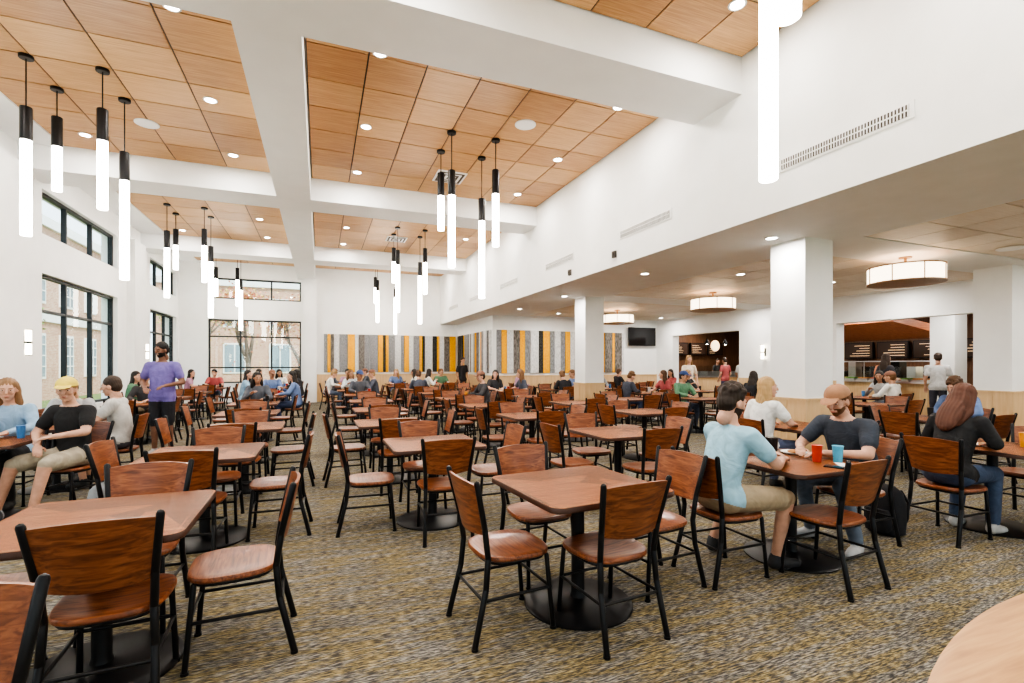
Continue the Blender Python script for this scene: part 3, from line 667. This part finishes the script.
put('D',4.9,4.3,-90,dict(skin='l',top=(.72,.72,.70),bot=(.1,.12,.2),hair=(.42,.27,.12)))
table(-.85,6.75); table(.86,6.6); table(2.95,6.7); table(4.9,6.6,'SNEW','')
table(-1.05,8.7); table(.95,8.6); table(2.9,8.75); table(4.8,8.7)
table(-1.2,10.8,'SNEW','N'); table(1.0,10.7); table(2.9,10.8,'SNEW','E'); table(4.8,10.8)
table(-1.2,13.0,'SNEW','E'); table(1.0,13.0,'SNEW','N'); table(2.9,13.0,'SNEW','W'); table(4.8,13.0,'SNEW','NE')
table(-1.3,15.4,'SNEW','WN'); table(.9,15.3,'SNEW','NE'); table(2.8,15.3,'SNEW','SW'); table(4.6,15.3,'SNEW','N')
table(-1.3,17.8,'SNEW','NE'); table(.9,17.8,'SNEW','NW'); table(2.6,17.8,'SNEW','EN'); table(4.3,17.8,'SNEW','NW')
table(-1.5,20.0,'SEW','EW'); table(1.1,20.2,'SEW','EW'); table(2.9,20.2,'SEW','WE'); table(4.6,20.2,'SEW','S')
table(-3.1,6.3,'S',''); table(-3.0,7.6,'',''); table(-3.55,9.7,'S',''); table(-3.3,11.4,'SNEW','N'); table(-3.3,13.4,'SNEW','SW'); table(-3.3,15.8,'SNEW','NE'); table(-3.3,18.5,'SNEW','WN')
PM['p2']=person_mesh('seated_man_tee',S_(hair='short',cap='front',legs='shorts',che=(0,-.03,1.02),head=(0,.03,1.24),look=(.5,-.1),knR=(.22,.36,.54),anR=(.32,.42,.10),toR=(.42,.56,.04),knL=(-.14,.40,.55),anL=(-.1,.50,.1),toL=(-.12,.66,.04),elR=(.27,.08,.80),wrR=(.10,.24,.70),elL=(-.26,.1,.82),wrL=(-.12,.3,.80)),.012)
P2=(-2.42,6.40,158)
put('p2',*P2,dict(skin='l',top=(.02,.02,.022),bot=(.40,.36,.28),shoe=(.38,.38,.40),hair=(.35,.22,.1),cap=(.75,.60,.12)),'seated_man'); chair(*P2,False)
put('A',-2.38,7.55,90,dict(skin='l',top=(.50,.50,.48),bot=(.1,.1,.12),hair=(.05,.03,.02))); chair(-2.38,7.55,90,False)
put('B',-3.12,6.92,180,dict(skin='l',top=(.30,.45,.62),bot=(.03,.03,.035),hair=(.25,.14,.07))); chair(-3.12,6.92,180,False)
put('C',-3.05,8.22,180,dict(skin='m',top=(.45,.46,.48),bot=(.1,.1,.12),hair=(.04,.03,.02))); chair(-3.05,8.22,180,False)
plate(-3.1,6.5); plate(-2.8,7.6); cup(-3.1,7.9,(.6,.06,.03)); cup(-2.85,6.5,(.08,.25,.55))
PM['s1']=person_mesh('standing_man_purple',T_(hair='short',beard=True,legs='shorts',w=1.1,fat=1.1,look=(-.4,-.2),elL=(-.29,.0,1.16),wrL=(-.16,.24,1.12),elR=(.29,.0,1.16),wrR=(.13,.25,1.08)),.012)
put('s1',-2.45,9.75,170,dict(skin='d',top=(.18,.14,.38),bot=(.02,.02,.025),shoe=(.38,.38,.40),hair=(.01,.008,.007)),'standing_man',sc=1.04)
for x,y,c,pp in((7.9,2.4,'SNEW',''),(8.0,4.2,'SNEW','E'),(10.0,3.0,'SNEW','NW'),(7.9,6.6,'SNEW',''),(9.9,6.3,'SNEW',''),(8.0,8.7,'SNEW','N'),(10.0,8.6,'SNEW','W'),(11.8,7.6,'SNEW','SE'),
    (6.4,9.2,'SNEW',''),(8.2,11.0,'SNEW','WE'),(10.3,11.2,'SNEW','N'),(6.7,13.4,'SNEW','SE'),(8.6,13.4,'SNEW','NW'),(10.6,13.6,'SNEW','E'),(7.0,15.6,'SEW','W'),(9.0,15.6,'SEW','E'),(11.0,15.6,'SEW','W')):
    table(x,y,c,pp)
put('SB',10.9,12.4,160,dict(skin='l',top=(.72,.62,.52),bot=(.6,.5,.42),hair=(.3,.18,.08))); put('SA',14.4,13.6,-90,dict(skin='m',top=(.6,.6,.6),bot=(.03,.03,.04)))
put('SA',5.2,18.6,200,dict(skin='m',top=(.03,.03,.035),bot=(.02,.02,.03))); put('SA',14.6,7.6,-60,dict(skin='l',top=(.55,.55,.55),bot=(.05,.05,.07)))
put('SB',14.2,8.6,-100,dict(skin='l',top=(.05,.05,.06),bot=(.03,.03,.04))); put('SA',15.8,9.6,-90,dict(skin='t',top=(.55,.2,.1),bot=(.05,.05,.05))); put('SA',18,18.5,180,dict(skin='m',top=(.05,.05,.05),bot=(.05,.05,.05)))
put('SA',18.2,9.6,100,dict(skin='m',top=(.7,.7,.7),bot=(.05,.05,.05))); put('SA',15.2,15.2,0,dict(skin='l',top=(.4,.1,.1),bot=(.05,.05,.1)))
def bag(x,y,rz,c,z=0):
    b=MB(); b.rings([sup(.15*k,.10*k*j,3.5,24,zz) for k,j,zz in((.7,1,.0),(.95,1,.02),(1,1,.12),(1,.95,.28),(.85,.85,.38),(.5,.6,.43),(.05,.1,.44))],0)
    b.rings([[(p[0],p[1]+.09,p[2]) for p in sup(.11*k,.05,3.5,20,zz)] for k,zz in((.8,.04),(1,.07),(1,.19),(.8,.23))],0)
    for s in(-1,1): b.path([(s*.08,-.09,.38),(s*.10,-.15,.28),(s*.10,-.14,.14),(s*.08,-.10,.04)],.012,0)
    b.path([(-.03,-.03,.43),(-.02,-.03,.47),(.02,-.03,.47),(.03,-.03,.43)],.008,0)
    b.obj('backpack',[cm('bag_nylon',c)],loc=(x,y,z),rz=rz,recalc=True)
bag(-1.8,5.5,.5,(.22,.24,.26)); bag(-2.6,5.2,1.2,(.05,.05,.06)); bag(4.70,2.85,1.57,(.02,.02,.025))
b=MB(); b.lathe([(.001,1.07),(1.385,1.07),(1.4,1.062),(1.4,1.035),(1.39,1.03),(.001,1.03)],(1.29,-.885,0),0,128)
b.lathe([(.45,0),(.45,.02),(.12,.05),(.08,.1),(.08,1.0),(.3,1.03)],(1.29,-.885,0),1,40); b.obj('round_oak_counter_table',[M['oak'],M['black']],recalc=True,angle=30)
# ------------------------------------------------------------ world, sun, camera
w=bpy.data.worlds.new('sky'); scene.world=w; w.use_nodes=True; nt=w.node_tree; bg=nt.nodes['Background']
sk=nt.nodes.new('ShaderNodeTexSky'); sk.sky_type='HOSEK_WILKIE'; sk.sun_direction=(.5,-.5,.7); sk.turbidity=4
mx=nt.nodes.new('ShaderNodeMix'); mx.data_type='RGBA'; mx.inputs[0].default_value=.75; mx.inputs[7].default_value=(.85,.93,1,1)
nt.links.new(sk.outputs[0],mx.inputs[6]); nt.links.new(mx.outputs[2],bg.inputs[0]); bg.inputs[1].default_value=2.9
s=bpy.data.lights.new('sun','SUN'); s.energy=4; s.angle=.02; s.color=(1,.95,.86); so=bpy.data.objects.new('sun',s); so.rotation_euler=(math.radians(42),0,math.radians(35)); COL.objects.link(so)
cam=bpy.data.cameras.new('camera'); cam.sensor_width=36; cam.lens=489/1024*36; cam.shift_y=23.5/1024; cam.clip_end=300; cam.clip_start=.05
co=bpy.data.objects.new('camera',cam); co.location=(0,0,1.5); co.rotation_euler=(math.radians(90),0,-math.radians(21.44)); COL.objects.link(co); scene.camera=co
try:
    scene.view_settings.view_transform='AgX'; scene.view_settings.look='AgX - High Contrast'; scene.view_settings.exposure=.22
except Exception as e: print(e)
